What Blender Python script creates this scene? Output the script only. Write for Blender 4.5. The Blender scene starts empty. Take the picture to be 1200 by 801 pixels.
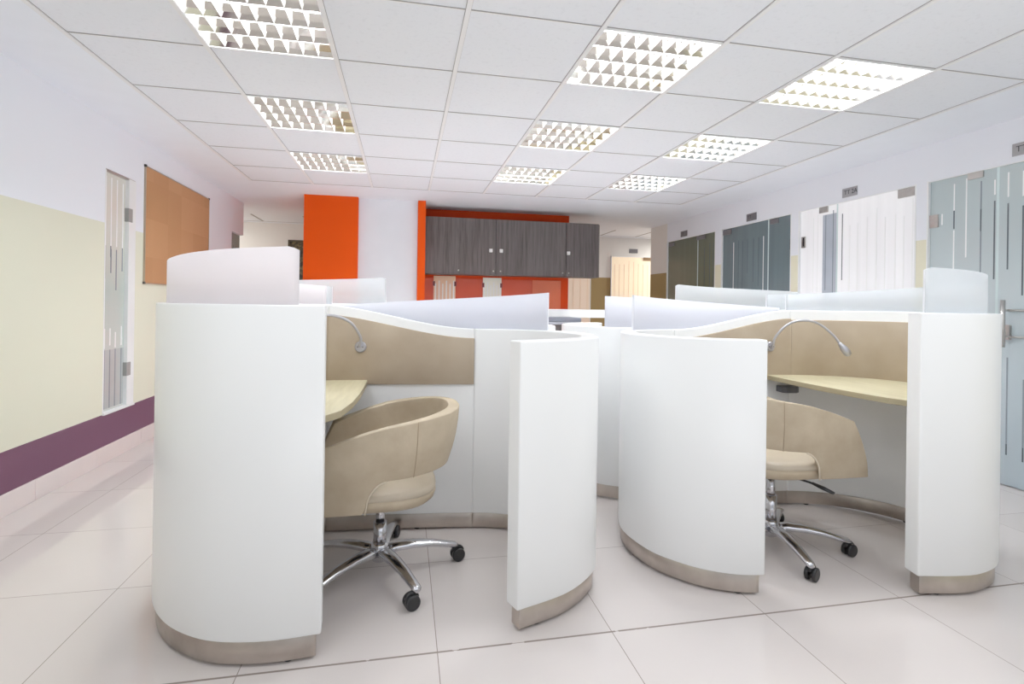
import bpy, bmesh, math, random
from mathutils import Vector, Matrix
random.seed(4)
S = bpy.context.scene
COL = S.collection
PI = math.pi
H = 2.357            # ceiling height
WL, WR = -2.01, 3.81 # side walls
YB = 8.9             # far wall of the corridor

# ------------------------------------------------------------------ materials
def lin(c):
    return tuple(((x/255)/12.92 if x/255 <= .04045 else ((x/255+.055)/1.055)**2.4) for x in c)

class NT:
    """tiny node-tree writer"""
    def __init__(s, name):
        s.m = bpy.data.materials.new(name); s.m.use_nodes = True
        s.t = s.m.node_tree; s.b = s.t.nodes['Principled BSDF']; s.out = s.t.nodes['Material Output']
    def n(s, kind, **kw):
        nd = s.t.nodes.new(kind)
        for k, v in kw.items():
            setattr(nd, k, v)
        return nd
    def l(s, a, b): s.t.links.new(a, b)
    def math(s, op, a, b=None):
        nd = s.n('ShaderNodeMath', operation=op)
        for i, x in enumerate((a, b)):
            if x is None: continue
            if isinstance(x, (int, float)): nd.inputs[i].default_value = x
            else: s.l(x, nd.inputs[i])
        return nd.outputs[0]
    def mix(s, fac, a, b):
        nd = s.n('ShaderNodeMix', data_type='RGBA')
        if isinstance(fac, (int, float)): nd.inputs[0].default_value = fac
        else: s.l(fac, nd.inputs[0])
        for i, x in ((6, a), (7, b)):
            if isinstance(x, tuple): nd.inputs[i].default_value = (*x[:3], 1)
            else: s.l(x, nd.inputs[i])
        return nd.outputs[2]
    def coords(s, which='Object'):
        return s.n('ShaderNodeTexCoord').outputs[which]
    def xyz(s, v):
        nd = s.n('ShaderNodeSeparateXYZ'); s.l(v, nd.inputs[0]); return nd.outputs
    def noise(s, vec, scale, detail=3, stretch=None):
        if stretch:
            mp = s.n('ShaderNodeMapping'); mp.inputs['Scale'].default_value = stretch
            s.l(vec, mp.inputs[0]); vec = mp.outputs[0]
        nd = s.n('ShaderNodeTexNoise'); nd.inputs['Scale'].default_value = scale
        nd.inputs['Detail'].default_value = detail
        s.l(vec, nd.inputs['Vector']); return nd.outputs['Fac']
    def ramp(s, fac, lo, hi):
        nd = s.n('ShaderNodeMapRange'); nd.inputs[1].default_value = lo; nd.inputs[2].default_value = hi
        s.l(fac, nd.inputs[0]); return nd.outputs[0]
    def bump(s, h, strength, dist=.01):
        nd = s.n('ShaderNodeBump'); nd.inputs['Strength'].default_value = strength
        nd.inputs['Distance'].default_value = dist
        s.l(h, nd.inputs['Height']); s.l(nd.outputs[0], s.b.inputs['Normal'])
    def base(s, c):
        if isinstance(c, tuple): s.b.inputs['Base Color'].default_value = (*c, 1)
        else: s.l(c, s.b.inputs['Base Color'])
    def set(s, **kw):
        for k, v in kw.items(): s.b.inputs[k.replace('_', ' ')].default_value = v

def plain(name, rgb, rough=.5, metal=0, var=.03, scale=6, **kw):
    t = NT(name); c = lin(rgb)
    f = t.ramp(t.noise(t.coords(), scale), .35, .65)
    t.base(t.mix(f, tuple(x*(1-var) for x in c), tuple(min(1, x*(1+var)) for x in c)))
    t.set(Roughness=rough, Metallic=metal)
    for k, v in kw.items(): t.b.inputs[k.replace('_', ' ')].default_value = v
    return t.m

def emit(name, rgb, strength, base=None):
    t = NT(name); t.base(lin(base or rgb)); t.set(Roughness=.4)
    t.b.inputs['Emission Color'].default_value = (*lin(rgb), 1); t.b.inputs['Emission Strength'].default_value = strength
    return t.m

M = {}
M['lacquer'] = plain('white_lacquer', (241, 242, 242), .28, var=.006, scale=2)
M['plaster'] = plain('white_plaster', (232, 236, 244), .75, var=.01)
M['orange'] = plain('orange_paint', (218, 68, 0), .7, var=.02, scale=2, Specular_IOR_Level=.15)
M['orange_dark'] = plain('orange_niche_paint', (212, 58, 4), .6, var=.02, scale=2, Specular_IOR_Level=.2)
M['splash'] = plain('orange_glass_splashback', (204, 72, 42), .18, var=.04, scale=3)
M['splash_reflection'] = plain('orange_splashback_reflection', (222, 104, 68), .18, var=.03, scale=3)  # splashback orange lightened, a reflection painted into the colour
M['steel'] = None
M['chrome'] = plain('polished_aluminium', (205, 205, 210), .16, 1, var=.04, scale=20)
M['brushed'] = plain('satin_metal', (190, 186, 182), .34, 1, var=.06, scale=30)
M['black'] = plain('black_plastic', (22, 22, 25), .42, var=.1, scale=30)
M['greyplastic'] = plain('grey_plastic', (108, 112, 124), .45, var=.03)
M['greydark'] = plain('dark_grey_plastic', (84, 84, 90), .45, var=.03)
M['darkbox'] = plain('dark_brown_plastic', (66, 58, 56), .4, var=.05)
M['white_edge'] = plain('white_enamel', (240, 240, 240), .35, var=.004)
M['lampgrey'] = plain('lamp_silver', (176, 176, 184), .33, .75, var=.02)
M['dark'] = plain('dark_gap', (150, 147, 146), .8, var=.05)
M['sign'] = plain('sign_plate', (160, 158, 160), .35, .3, var=.02)
M['signdark'] = plain('sign_plate_dark', (112, 110, 114), .4, .3, var=.02)
M['ink'] = plain('ink', (36, 36, 40), .6)
M['stitch'] = plain('light_piping', (214, 200, 178), .6, var=.03)
M['tbar'] = plain('ceiling_t_bar', (228, 228, 230), .5, var=.006)
M['jamb'] = plain('white_jamb', (238, 240, 240), .45, var=.005)
M['khaki'] = plain('khaki_paint', (150, 128, 88), .6, var=.02)
M['tube'] = emit('fluorescent_tube', (248, 252, 255), 58)
M['cork_frame'] = plain('aluminium_strip', (176, 160, 140), .4, .6, var=.03)

def m_leather():
    t = NT('tan_nubuck'); v = t.coords()
    f = t.ramp(t.noise(v, 7, 6), .3, .7); g = t.noise(v, 60, 4)
    c = t.mix(f, lin((166, 149, 124)), lin((188, 172, 147)))
    t.base(t.mix(t.math('MULTIPLY', g, .18), c, lin((150, 132, 108))))
    t.set(Roughness=.62); t.bump(g, .12, .004); return t.m
M['leather'] = m_leather()
M['seat'] = plain('seat_leather_with_sheen', (184, 170, 149), .42, var=.05, scale=9)  # paler than the shell: light sheen on the seat put into the colour
M['hinge'] = plain('hinge_grey', (152, 152, 150), .5, .2, var=.02)
def m_pad():
    t = NT('taupe_wall_upholstery'); v = t.coords()
    f = t.ramp(t.noise(v, 5, 6), .3, .7); g = t.noise(v, 40, 5)
    c = t.mix(f, lin((160, 143, 121)), lin((178, 162, 140)))
    t.base(t.mix(t.math('MULTIPLY', g, .2), c, lin((160, 142, 120))))
    t.set(Roughness=.6); t.bump(g, .08, .004); return t.m
M['pad'] = m_pad()
def m_steel():
    t = NT('brushed_steel_plinth'); v = t.coords()
    f = t.ramp(t.noise(v, 5, 4), .3, .7); g = t.noise(v, 14, 4)
    t.base(t.mix(f, lin((168, 157, 148)), lin((208, 199, 190))))
    t.set(Metallic=1); t.l(t.ramp(g, -.5, 2.2), t.b.inputs['Roughness']); return t.m
M['steel'] = m_steel()
def m_desk():
    t = NT('pale_oak_laminate'); v = t.coords()
    f = t.ramp(t.noise(v, 9, 5, (6, .6, 1)), .35, .65)
    t.base(t.mix(f, lin((178, 168, 134)), lin((192, 183, 150)))); t.set(Roughness=.45); return t.m
M['desk'] = m_desk()
M['desk_edge'] = plain('laminate_edge', (152, 140, 110), .5, var=.03)
def m_cab():
    t = NT('dark_grey_woodgrain'); v = t.coords()
    f = t.ramp(t.noise(v, 4, 6, (9, 1, .35)), .3, .72); g = t.ramp(t.noise(v, 10, 4, (14, 1, .5)), .35, .7)
    c = t.mix(f, lin((58, 50, 49)), lin((98, 89, 88)))
    t.base(t.mix(t.math('MULTIPLY', g, .4), c, lin((116, 107, 106)))); t.set(Roughness=.5); return t.m
M['cabinet'] = m_cab()
def m_cork():
    t = NT('cork_tiles'); v = t.coords(); x, y, z = t.xyz(v)
    chk = t.n('ShaderNodeTexChecker'); chk.inputs['Scale'].default_value = 1
    cmb = t.n('ShaderNodeCombineXYZ')
    cmb.inputs[0].default_value = .5
    t.l(t.math('MULTIPLY', y, 3.65), cmb.inputs[1]); t.l(t.math('ADD', t.math('MULTIPLY', z, 3.3), .3), cmb.inputs[2]); t.l(cmb.outputs[0], chk.inputs[0])
    vo = t.n('ShaderNodeTexWhiteNoise')
    fl = t.n('ShaderNodeVectorMath', operation='FLOOR'); t.l(cmb.outputs[0], fl.inputs[0]); t.l(fl.outputs[0], vo.inputs[0])
    c = t.mix(vo.outputs[0], lin((176, 124, 80)), lin((190, 138, 94)))
    g = t.noise(v, 90, 4)
    t.base(t.mix(t.math('MULTIPLY', g, .35), c, lin((168, 120, 78)))); t.set(Roughness=.85); return t.m
M['cork'] = m_cork()
def m_floor():
    t = NT('polished_porcelain_tiles'); v = t.coords(); x, y, z = t.xyz(v)
    def dist(c, off):
        f = t.math('FRACT', t.math('DIVIDE', t.math('SUBTRACT', c, off), .6))
        return t.math('MINIMUM', f, t.math('SUBTRACT', 1.0, f))
    d = t.math('MINIMUM', dist(x, -.480-6), dist(y, 1.713-6))
    joint = t.math('LESS_THAN', d, .0024)
    wide = t.math('LESS_THAN', t.math('ABSOLUTE', t.math('SUBTRACT', y, 1.713)), .0042)
    chip = t.math('GREATER_THAN', t.noise(v, 9, 3), .40)
    joint = t.math('MAXIMUM', joint, t.math('MULTIPLY', wide, chip))
    cmb = t.n('ShaderNodeCombineXYZ')
    t.l(t.math('FLOOR', t.math('DIVIDE', t.math('SUBTRACT', x, -6.48), .6)), cmb.inputs[0])
    t.l(t.math('FLOOR', t.math('DIVIDE', t.math('SUBTRACT', y, -4.287), .6)), cmb.inputs[1])
    wn = t.n('ShaderNodeTexWhiteNoise'); t.l(cmb.outputs[0], wn.inputs[0])
    c = t.mix(wn.outputs[0], lin((206, 198, 195)), lin((213, 205, 202)))
    c = t.mix(t.math('MULTIPLY', t.noise(v, 2.2, 5), .35), c, lin((199, 188, 183)))
    t.base(t.mix(joint, c, lin((128, 116, 108))))
    t.l(t.ramp(joint, -.09, 1.2), t.b.inputs['Roughness'])
    t.set(Specular_IOR_Level=.5); return t.m
M['floor'] = m_floor()
def m_tile():
    t = NT('mineral_ceiling_tile'); v = t.coords()
    g = t.noise(v, 160, 3); f = t.noise(v, 45, 4)
    t.base(t.mix(t.ramp(f, .55, .75), lin((226, 229, 236)), lin((219, 222, 229)))); t.set(Roughness=.9)
    t.bump(g, .25, .004); return t.m
M['tile'] = m_tile()
def m_dado(name, bands):
    """wall paint in horizontal bands: [(upper z, rgb) ...]"""
    t = NT(name); v = t.coords(); z = t.xyz(v)[2]
    c = lin(bands[-1][1])
    for top, rgb in reversed(bands[:-1]):
        c = t.mix(t.math('LESS_THAN', z, top), c, lin(rgb))
    t.base(c); t.set(Roughness=.7); t.bump(t.noise(v, 120, 3), .05, .002); return t.m
M['wall_l'] = m_dado('wall_paint_left', [(.335, (98, 58, 82)), (1.647, (224, 224, 202)), (9, (238, 241, 248))])
M['wall_r'] = m_dado('wall_paint_right', [(1.655, (226, 222, 196)), (9, (234, 237, 244))])
M['wall_b'] = m_dado('wall_paint_back', [(1.63, (156, 130, 80)), (9, (232, 228, 222))])
def m_skirt():
    t = NT('skirting_tile'); v = t.coords()
    t.base(t.mix(t.noise(v, 4, 4), lin((238, 226, 222)), lin((226, 216, 214)))); t.set(Roughness=.15); return t.m
M['skirt'] = m_skirt()
def m_frost(name, rgb, opacity, rough=.45):
    """frosted acrylic: milky body that still lets some of what is behind show"""
    t = NT(name)
    tr = t.n('ShaderNodeBsdfTransparent'); tr.inputs[0].default_value = (*lin((244, 246, 250)), 1)
    tl = t.n('ShaderNodeBsdfTranslucent'); tl.inputs[0].default_value = (*lin(rgb), 1)
    t.base(t.mix(t.noise(t.coords(), 2), lin(rgb), tuple(x*.98 for x in lin(rgb)))); t.set(Roughness=rough)
    a = t.n('ShaderNodeMixShader'); a.inputs[0].default_value = .4
    t.l(t.b.outputs[0], a.inputs[1]); t.l(tl.outputs[0], a.inputs[2])
    b = t.n('ShaderNodeMixShader'); b.inputs[0].default_value = opacity
    t.l(tr.outputs[0], b.inputs[1]); t.l(a.outputs[0], b.inputs[2]); t.l(b.outputs[0], t.out.inputs[0])
    return t.m
M['frost'] = m_frost('frosted_screen', (240, 241, 248), .84)
M['frost_pink'] = m_frost('milky_frosted_screen', (250, 244, 246), .82)
M['frost_thin'] = m_frost('clearer_frosted_screen', (240, 244, 246), .52)
M['frost_edge'] = m_frost('screen_polished_edge', (250, 251, 255), .92, .2)
def m_glass(name, top, mid, low, zl=(.35, 1.2, 2.0), em=0, wave=0):
    """opaque frosted film, slightly varying with height, glossy face; em is a glow standing in for backlight"""
    t = NT(name); v = t.coords(); x, y, z = t.xyz(v)
    c = t.mix(t.ramp(z, zl[0], zl[1]), lin(low), lin(mid)); c = t.mix(t.ramp(z, zl[1], zl[2]), c, lin(top))
    if wave:
        st = t.ramp(t.noise(v, 6, 2, (1, 2.4, .05)), .35, .65)
        c = t.mix(t.math('MULTIPLY', st, wave), c, tuple(q*.72 for q in lin(mid)))
    t.base(c); t.set(Roughness=.16)
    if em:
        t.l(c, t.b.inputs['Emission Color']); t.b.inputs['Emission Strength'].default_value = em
    return t.m
M['g4'] = m_glass('frosted_glass_teal', (176, 190, 192), (190, 203, 207), (172, 186, 194), em=0)
M['g3'] = m_glass('frosted_glass_white', (238, 238, 240), (236, 237, 240), (228, 230, 234), em=.2, wave=.22)  # weak emission stands in for the lit room behind the glass
M['g2'] = m_glass('frosted_glass_slate', (100, 116, 121), (106, 121, 127), (100, 115, 122), wave=.45)
M['g1'] = m_glass('frosted_glass_olive', (98, 106, 90), (102, 106, 86), (108, 110, 94), wave=.35)
M['gl'] = m_glass('frosted_glass_pale', (222, 220, 210), (180, 196, 190), (208, 216, 212), zl=(.4, 1.2, 1.7), wave=.1)
M['gp'] = m_glass('frosted_glass_peach', (252, 228, 194), (248, 222, 188), (226, 216, 208), zl=(1.0, 1.4, 2.0), em=.28, wave=.12)  # emission and bright peach stand in for warm light behind the glass
M['gp2'] = m_glass('frosted_glass_pale_peach', (244, 220, 196), (242, 218, 196), (236, 214, 192), em=.2, wave=.1)  # emission stands in for warm backlight here too
M['line_dark'] = plain('clear_line_dark', (84, 94, 100), .12, var=.05)
M['line_mid'] = plain('clear_line_grey', (128, 138, 146), .12, var=.05)
M['line_light'] = plain('clear_line_white', (248, 250, 250), .15, var=.004)
M['glass_edge'] = plain('glass_edge', (206, 224, 224), .1, var=.02)

# ------------------------------------------------------------------ mesh builder
class MB:
    def __init__(s): s.v = []; s.f = []; s.mi = []; s.sm = []
    def add(s, verts, faces, mi=0, smooth=False):
        o = len(s.v); s.v += [tuple(p) for p in verts]
        for f in faces:
            s.f.append([o+i for i in f]); s.mi.append(mi); s.sm.append(smooth)
    def box(s, x0, y0, z0, x1, y1, z1, mi=0):
        x0, x1 = sorted((x0, x1)); y0, y1 = sorted((y0, y1)); z0, z1 = sorted((z0, z1))
        v = [(x0,y0,z0),(x1,y0,z0),(x1,y1,z0),(x0,y1,z0),(x0,y0,z1),(x1,y0,z1),(x1,y1,z1),(x0,y1,z1)]
        s.add(v, [(3,2,1,0),(4,5,6,7),(0,1,5,4),(1,2,6,5),(2,3,7,6),(3,0,4,7)], mi)
    def prism(s, poly, z0, z1, mi=0, side=None):
        n = len(poly)
        s.add([(p[0],p[1],z0) for p in poly]+[(p[0],p[1],z1) for p in poly],
              [list(range(n-1,-1,-1)), list(range(n,2*n))], mi)
        s.add([(p[0],p[1],z0) for p in poly]+[(p[0],p[1],z1) for p in poly],
              [(i,(i+1)%n,n+(i+1)%n,n+i) for i in range(n)], mi if side is None else side)
    def tube(s, pts, radii, seg=12, mi=0, squash=1.0, caps=True):
        pts = [Vector(p) for p in pts]; n = len(pts)
        if not isinstance(radii, (list, tuple)): radii = [radii]*n
        up = Vector((0,0,1)); vs = []
        prev = None
        for i in range(n):
            d = (pts[min(i+1,n-1)]-pts[max(i-1,0)]).normalized()
            if prev is None:
                ref = up if abs(d.dot(up)) < .95 else Vector((1,0,0))
                a = d.cross(ref).normalized()
            else:
                a = (prev - d*prev.dot(d)).normalized()
            prev = a; b = a.cross(d).normalized()
            for k in range(seg):
                t = 2*PI*k/seg
                vs.append(pts[i] + a*math.cos(t)*radii[i] + b*math.sin(t)*radii[i]*squash)
        fs = [(i*seg+k, i*seg+(k+1)%seg, (i+1)*seg+(k+1)%seg, (i+1)*seg+k) for i in range(n-1) for k in range(seg)]
        s.add(vs, fs, mi, True)
        if caps:
            s.add(vs[:seg], [list(range(seg-1,-1,-1))], mi); s.add(vs[-seg:], [list(range(seg))], mi)
    def lathe(s, prof, center=(0,0,0), axis='z', seg=24, mi=0):
        c = Vector(center); vs = []
        for r, h in prof:
            for k in range(seg):
                t = 2*PI*k/seg; a, b = r*math.cos(t), r*math.sin(t)
                vs.append(c + (Vector((a,b,h)) if axis == 'z' else Vector((h,a,b)) if axis == 'x' else Vector((a,h,b))))
        n = len(prof)
        s.add(vs, [(i*seg+k, i*seg+(k+1)%seg, (i+1)*seg+(k+1)%seg, (i+1)*seg+k) for i in range(n-1) for k in range(seg)], mi, True)
        s.add(vs[:seg], [list(range(seg-1,-1,-1))], mi); s.add(vs[-seg:], [list(range(seg))], mi)
    def build(s, name, mats, parent=None, bevel=0, segs=2, subsurf=0, weld=True, loc=None):
        me = bpy.data.meshes.new(name)
        me.from_pydata(s.v, [], s.f)
        for m in (mats if isinstance(mats, (list, tuple)) else [mats]): me.materials.append(m)
        me.polygons.foreach_set('material_index', s.mi); me.polygons.foreach_set('use_smooth', s.sm)
        bm = bmesh.new(); bm.from_mesh(me)
        if weld: bmesh.ops.remove_doubles(bm, verts=bm.verts, dist=1e-5)
        bmesh.ops.recalc_face_normals(bm, faces=bm.faces)
        bm.to_mesh(me); bm.free()
        o = bpy.data.objects.new(name, me); COL.objects.link(o)
        if bevel:
            b = o.modifiers.new('bevel', 'BEVEL'); b.width = bevel; b.segments = segs
            b.limit_method = 'ANGLE'; b.angle_limit = math.radians(38); b.harden_normals = False
        if subsurf:
            u = o.modifiers.new('sub', 'SUBSURF'); u.levels = subsurf; u.render_levels = subsurf
        if parent: o.parent = parent
        if loc: o.location = loc
        return o

def tag(o, label=None, cat=None, group=None, kind=None):
    if label: o['label'] = label
    if cat: o['category'] = cat
    if group: o['group'] = group
    if kind: o['kind'] = kind
    return o
def thing(name, label, cat, loc=(0,0,0), rz=0, group=None):
    o = bpy.data.objects.new(name, None); COL.objects.link(o)
    o.empty_display_size = .1; o.location = loc; o.rotation_euler = (0,0,rz)
    return tag(o, label, cat, group)
def struct(mb, name, mats, label, parent=None, **kw):
    o = mb.build(name, mats, parent, **kw)
    if parent is None: tag(o, label, 'room part', kind='structure')
    return o
def dup(root, loc, rz, label):
    r = root.copy(); COL.objects.link(r); r.location = loc; r.rotation_euler = (0,0,rz); r['label'] = label
    for ch in list(root.children):
        c = ch.copy(); COL.objects.link(c); c.parent = r
        for g in list(ch.children):
            d = g.copy(); COL.objects.link(d); d.parent = c
    return r
def text_mesh(s, size, mat, parent, mw, name='lettering'):
    cu = bpy.data.curves.new('t', 'FONT'); cu.body = s; cu.size = size; cu.extrude = .0006
    cu.align_x = 'LEFT'; cu.align_y = 'CENTER'
    tmp = bpy.data.objects.new('t', cu); COL.objects.link(tmp)
    dg = bpy.context.evaluated_depsgraph_get()
    me = bpy.data.meshes.new_from_object(tmp.evaluated_get(dg))
    bpy.data.objects.remove(tmp); bpy.data.curves.remove(cu)
    me.transform(mw); me.materials.clear(); me.materials.append(mat)
    o = bpy.data.objects.new(name, me); COL.objects.link(o); o.parent = parent
    return o

# ------------------------------------------------------------------ room shell
YN = -3.2   # near end of the room, behind the camera (open to daylight)
b = MB(); b.box(-5.2, YN, -.08, 7.2, YB+.1, 0)
struct(b, 'floor', M['floor'], 'polished pale porcelain tiled floor')

# left wall: openings for the tall window and the far glass door
b = MB(); T = .14
def lw(y0, y1, z0, z1): b.box(WL-T, y0, z0, WL, y1, z1)
lw(YN, 4.075, 0, H+.1); lw(4.075, 4.475, 0, .335); lw(4.075, 4.475, 2.015, H+.1)
lw(4.475, 6.75, 0, H+.1); lw(6.75, 7.2, 1.95, H+.1)
struct(b, 'wall_left', M['wall_l'], 'left wall with white top, cream middle and plum band', weld=False)
b = MB()
b.box(-5.2, 7.2, 0, WL-T, 7.34, H+.1)
struct(b, 'wall_corridor_left', M['wall_l'], 'white wall of the corridor going left')
b = MB(); y = YN
while y < 6.7:
    b.box(WL, y+.0012, 0, WL+.011, min(y+.6, 6.74)-.0012, .116); y += .6
struct(b, 'baseboard_left', M['skirt'], 'pale tile skirting along the left wall', bevel=.002)

# right wall: four wide glazed openings
units = [(1.6, 3.216), (3.316, 4.522), (4.636, 5.815), (5.958, 7.185)]   # near .. far
b = MB(); TOPG = 2.082
def rw(y0, y1, z0, z1): b.box(WR, y0, z0, WR+T, y1, z1)
rw(YN, 1.6, 0, H+.1)
for i, (a, c) in enumerate(units):
    rw(a, c, TOPG, H+.1)
    if i < 3: rw(c, units[i+1][0], 0, H+.1)
rw(7.185, 7.19, 0, H+.1)
struct(b, 'wall_right', M['wall_r'], 'right wall with four frosted glass fronts', weld=False)
b = MB(); b.box(WR, 7.19, 0, WR+T, 7.72, H+.1)
struct(b, 'wall_right_end', M['wall_b'], 'far end of the right wall with khaki lower part')
b = MB(); b.box(-5.2, YB, 0, 7.2, YB+.1, H+.1)
struct(b, 'wall_back', M['wall_b'], 'far corridor wall with khaki lower part')

# ceiling: plaster margin, tiles and bars
GX0, GX1, GY1 = -1.555, 3.245, 5.80
b = MB()
b.box(-5.2, YN, H, GX0, YB+.1, H+.1); b.box(GX1, YN, H, 7.2, YB+.1, H+.1); b.box(GX0, GY1, H, GX1, YB+.1, H+.1)
ceil = struct(b, 'ceiling', M['plaster'], 'white ceiling with suspended square tiles', weld=False)
ROW0 = 2.7997
lampcells = [(i, j) for j in (-1, 1, 3) for i in (1, 4, 6)]
b = MB()
for i in range(8):
    for j in range(-9, 5):
        if (i, j) in lampcells: continue
        x0, y0 = GX0+.6*i, ROW0+.6*j
        b.box(x0+.003, max(y0+.0035, YN), H+.003, x0+.597, y0+.5965, H+.018)
b.build('ceiling_tiles', M['tile'], ceil, bevel=.002, segs=1)
b = MB()
for i in range(9):
    x = GX0+.6*i
    b.box(x-.0105, YN, H-.005, x+.0105, GY1, H+.02)
    for q in (-.0125, .0105): b.box(x+q, YN, H+.0005, x+q+.002, GY1, H+.012, 1)
for j in range(-9, 6):
    y0 = ROW0+.6*j
    b.box(GX0, y0-.0075, H+.002, GX1, y0+.0075, H+.02, 0)
    b.box(GX0, y0-.0016-.0062, H-.0006, GX1, y0+.0016-.0062, H+.01, 1)
b.build('ceiling_grid_bars', [M['tbar'], M['dark']], ceil, weld=False)
b = MB(); b.box(GX0, YN, H+.2, GX1, GY1, H+.22)
b.build('ceiling_void', M['plaster'], ceil)
# far corridor: dark shadow gaps between its tiles
b = MB()
for x0 in (-2.9, -2.15, -1.45, 2.75, 3.35, 4.0):
    b.box(x0-.012, 8.05, H-.003, x0+.012, 8.72, H+.01)
b.box(-4, 8.72, H-.002, 6, 8.735, H+.01)
b.build('corridor_tile_gap', M['dark'], ceil, weld=False)

# ------------------------------------------------------------------ glass fronts in the right wall
XG = WR+.018
def strips(mb, segs_, x, w=.009, t=.0012):
    """narrow clear lines of the film: (y, z0, z1, material index)"""
    for (y0, z0, z1, mi) in segs_:
        mb.box(x-t, y0-w/2, z0, x, y0+w/2, z1, mi)
def front(n, glass, y0, y1, split, lines, label):
    r = thing('door_%d' % n, label, 'glass door', (0,0,0)); r['kind'] = 'structure'
    mats = [glass, M['line_dark'], M['line_mid'], M['line_light'], M['glass_edge']]
    for nm, a, c in (('glass_leaf', y0, split-.004), ('glass_side_panel', split+.004, y1)):
        g = MB(); g.box(XG, a+.004, .006, XG+.01, c-.004, TOPG-.004)
        strips(g, [l for l in lines if a < l[0] < c], XG)
        g.box(XG-.0008, (c if nm == 'glass_leaf' else a)-.004, .006, XG+.011, (c if nm == 'glass_leaf' else a)+.004, TOPG-.004, 4)
        g.build(nm, mats, r, weld=False)
    j = MB()
    j.box(WR-.002, y1-.003, 0, WR+.05, y1+.008, TOPG+.006); j.box(WR-.002, y0-.008, 0, WR+.05, y0+.003, TOPG+.006)
    j.box(WR+.001, y0, TOPG-.004, WR+.05, y1, TOPG+.006)
    j.build('jamb', M['jamb'], r, weld=False)
    k = MB(); k.box(XG+.08, y0-.02, 0, XG+.09, y1+.02, TOPG+.02)
    k.build('room_backing', glass, r)
    return r
def patch(r, y0, y1, z0, z1, mat='brushed'):
    p = MB(); p.box(XG-.012, y0, z0, XG+.02, y1, z1)
    p.build('patch_fitting', M[mat], r, bevel=.003)

D1, D2, D3 = 1, 2, 3
l4 = [(3.040,1.84,2.03,D3),(3.040,1.71,1.84,D1),(3.040,1.0,1.70,D3),(3.125,1.75,1.83,D3),(2.957,1.5,2.05,D3),(2.862,1.82,2.01,D2),(2.862,1.67,1.82,D1),(2.861,1.2,1.67,D2),
      (2.777,1.34,1.86,D1),(2.777,1.9,2.0,D3),(2.777,.3,.9,D2),(2.697,1.40,1.83,D1),(2.697,1.87,2.03,D3),(2.690,.27,.83,D2),(2.690,.2,.27,D1),
      (2.612,1.23,1.80,D1),(2.612,1.86,2.02,D3),(2.597,.27,.70,D2),(2.597,.18,.27,D1),(2.52,1.3,1.8,D1),(2.43,1.1,1.7,D1),(2.34,1.2,1.8,D2),(2.2,1.1,1.9,D2),(2.05,1.2,1.8,D1),(1.9,1.2,1.8,D2),(1.75,1.0,1.8,D2)]
d4 = front(4, M['g4'], 1.6, 3.216, 2.757, l4, 'teal frosted glass door nearest on the right wall with long bar handle')
patch(d4, 2.845, 2.945, 2.034, 2.078); patch(d4, 3.147, 3.212, 1.737, 1.832)
k = MB(); k.box(XG-.02, 2.668, .945, XG+.02, 2.742, 1.042)
k.lathe([(.012,0),(.012,-.006)], (XG-.02, 2.706, .994), 'x', 14, 1)
k.build('lock_case', [M['brushed'], M['black']], d4, bevel=.002)
k = MB(); k.tube([(XG-.075, 2.668, .90), (XG-.075, 2.668, 1.20)], .0135, 16)
for z in (.965, 1.135): k.tube([(XG-.075, 2.668, z), (XG+.01, 2.668-.0, z)], .008, 10)
for z in (.965, 1.135): k.tube([(XG-.03, 2.668, z), (XG-.006, 2.59, z)], .007, 10)
k.build('bar_handle', M['brushed'], d4)
l3 = [(4.016,1.386,1.98,D1),(4.205,1.30,2.0,D2),(4.118,1.258,2.03,D2),(4.355,1.1,2.0,D3),(4.30,1.2,2.03,D3)]
l3 += [(y0, 1.1+.15*random.random(), 1.85+.15*random.random(), D3) for y0 in (3.935,3.852,3.758,3.667,3.588,3.496,3.423,3.352)]
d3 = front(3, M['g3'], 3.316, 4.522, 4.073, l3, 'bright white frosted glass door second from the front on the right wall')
g = MB(); g.box(XG-.0006, 4.078, .006, XG-.0001, 4.24, 2.0)
g.build('tinted_glass_strip', plain('blue_grey_film', (176, 184, 196), .2), d3)
patch(d3, 4.176, 4.279, 2.023, 2.078); patch(d3, 3.323, 3.472, 2.008, 2.075); patch(d3, 4.45, 4.5, 1.72, 1.83)
k = MB(); k.box(XG-.014, 4.462, 1.735, XG-.011, 4.476, 1.818); k.build('hinge_slot', M['black'], d3)
l2 = [(5.507,1.05,1.909,D1),(5.43,1.0,1.9,D1),(5.344,1.52,1.91,D1),(5.237,1.418,1.91,D1),(5.150,1.368,1.91,D1),(5.07,1.0,1.91,D3),(5.60,1.0,1.9,D3)]
d2 = front(2, M['g2'], 4.636, 5.815, 4.99, l2, 'slate grey frosted glass door third from the front on the right wall')
patch(d2, 5.643, 5.805, 2.006, 2.065, 'signdark'); patch(d2, 4.834, 4.955, 2.02, 2.072, 'signdark'); patch(d2, 4.64, 4.66, 1.72, 1.83, 'black')
l1 = [(6.10,1.0,1.95,D1),(6.22,1.0,1.9,D1),(6.02,1.1,1.95,D1)]
d1 = front(1, M['g1'], 5.958, 7.185, 6.38, l1, 'dark olive frosted glass door farthest along the right wall')
patch(d1, 7.0, 7.15, 2.01, 2.06, 'signdark'); patch(d1, 6.2, 6.4, 2.02, 2.07, 'signdark')

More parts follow.
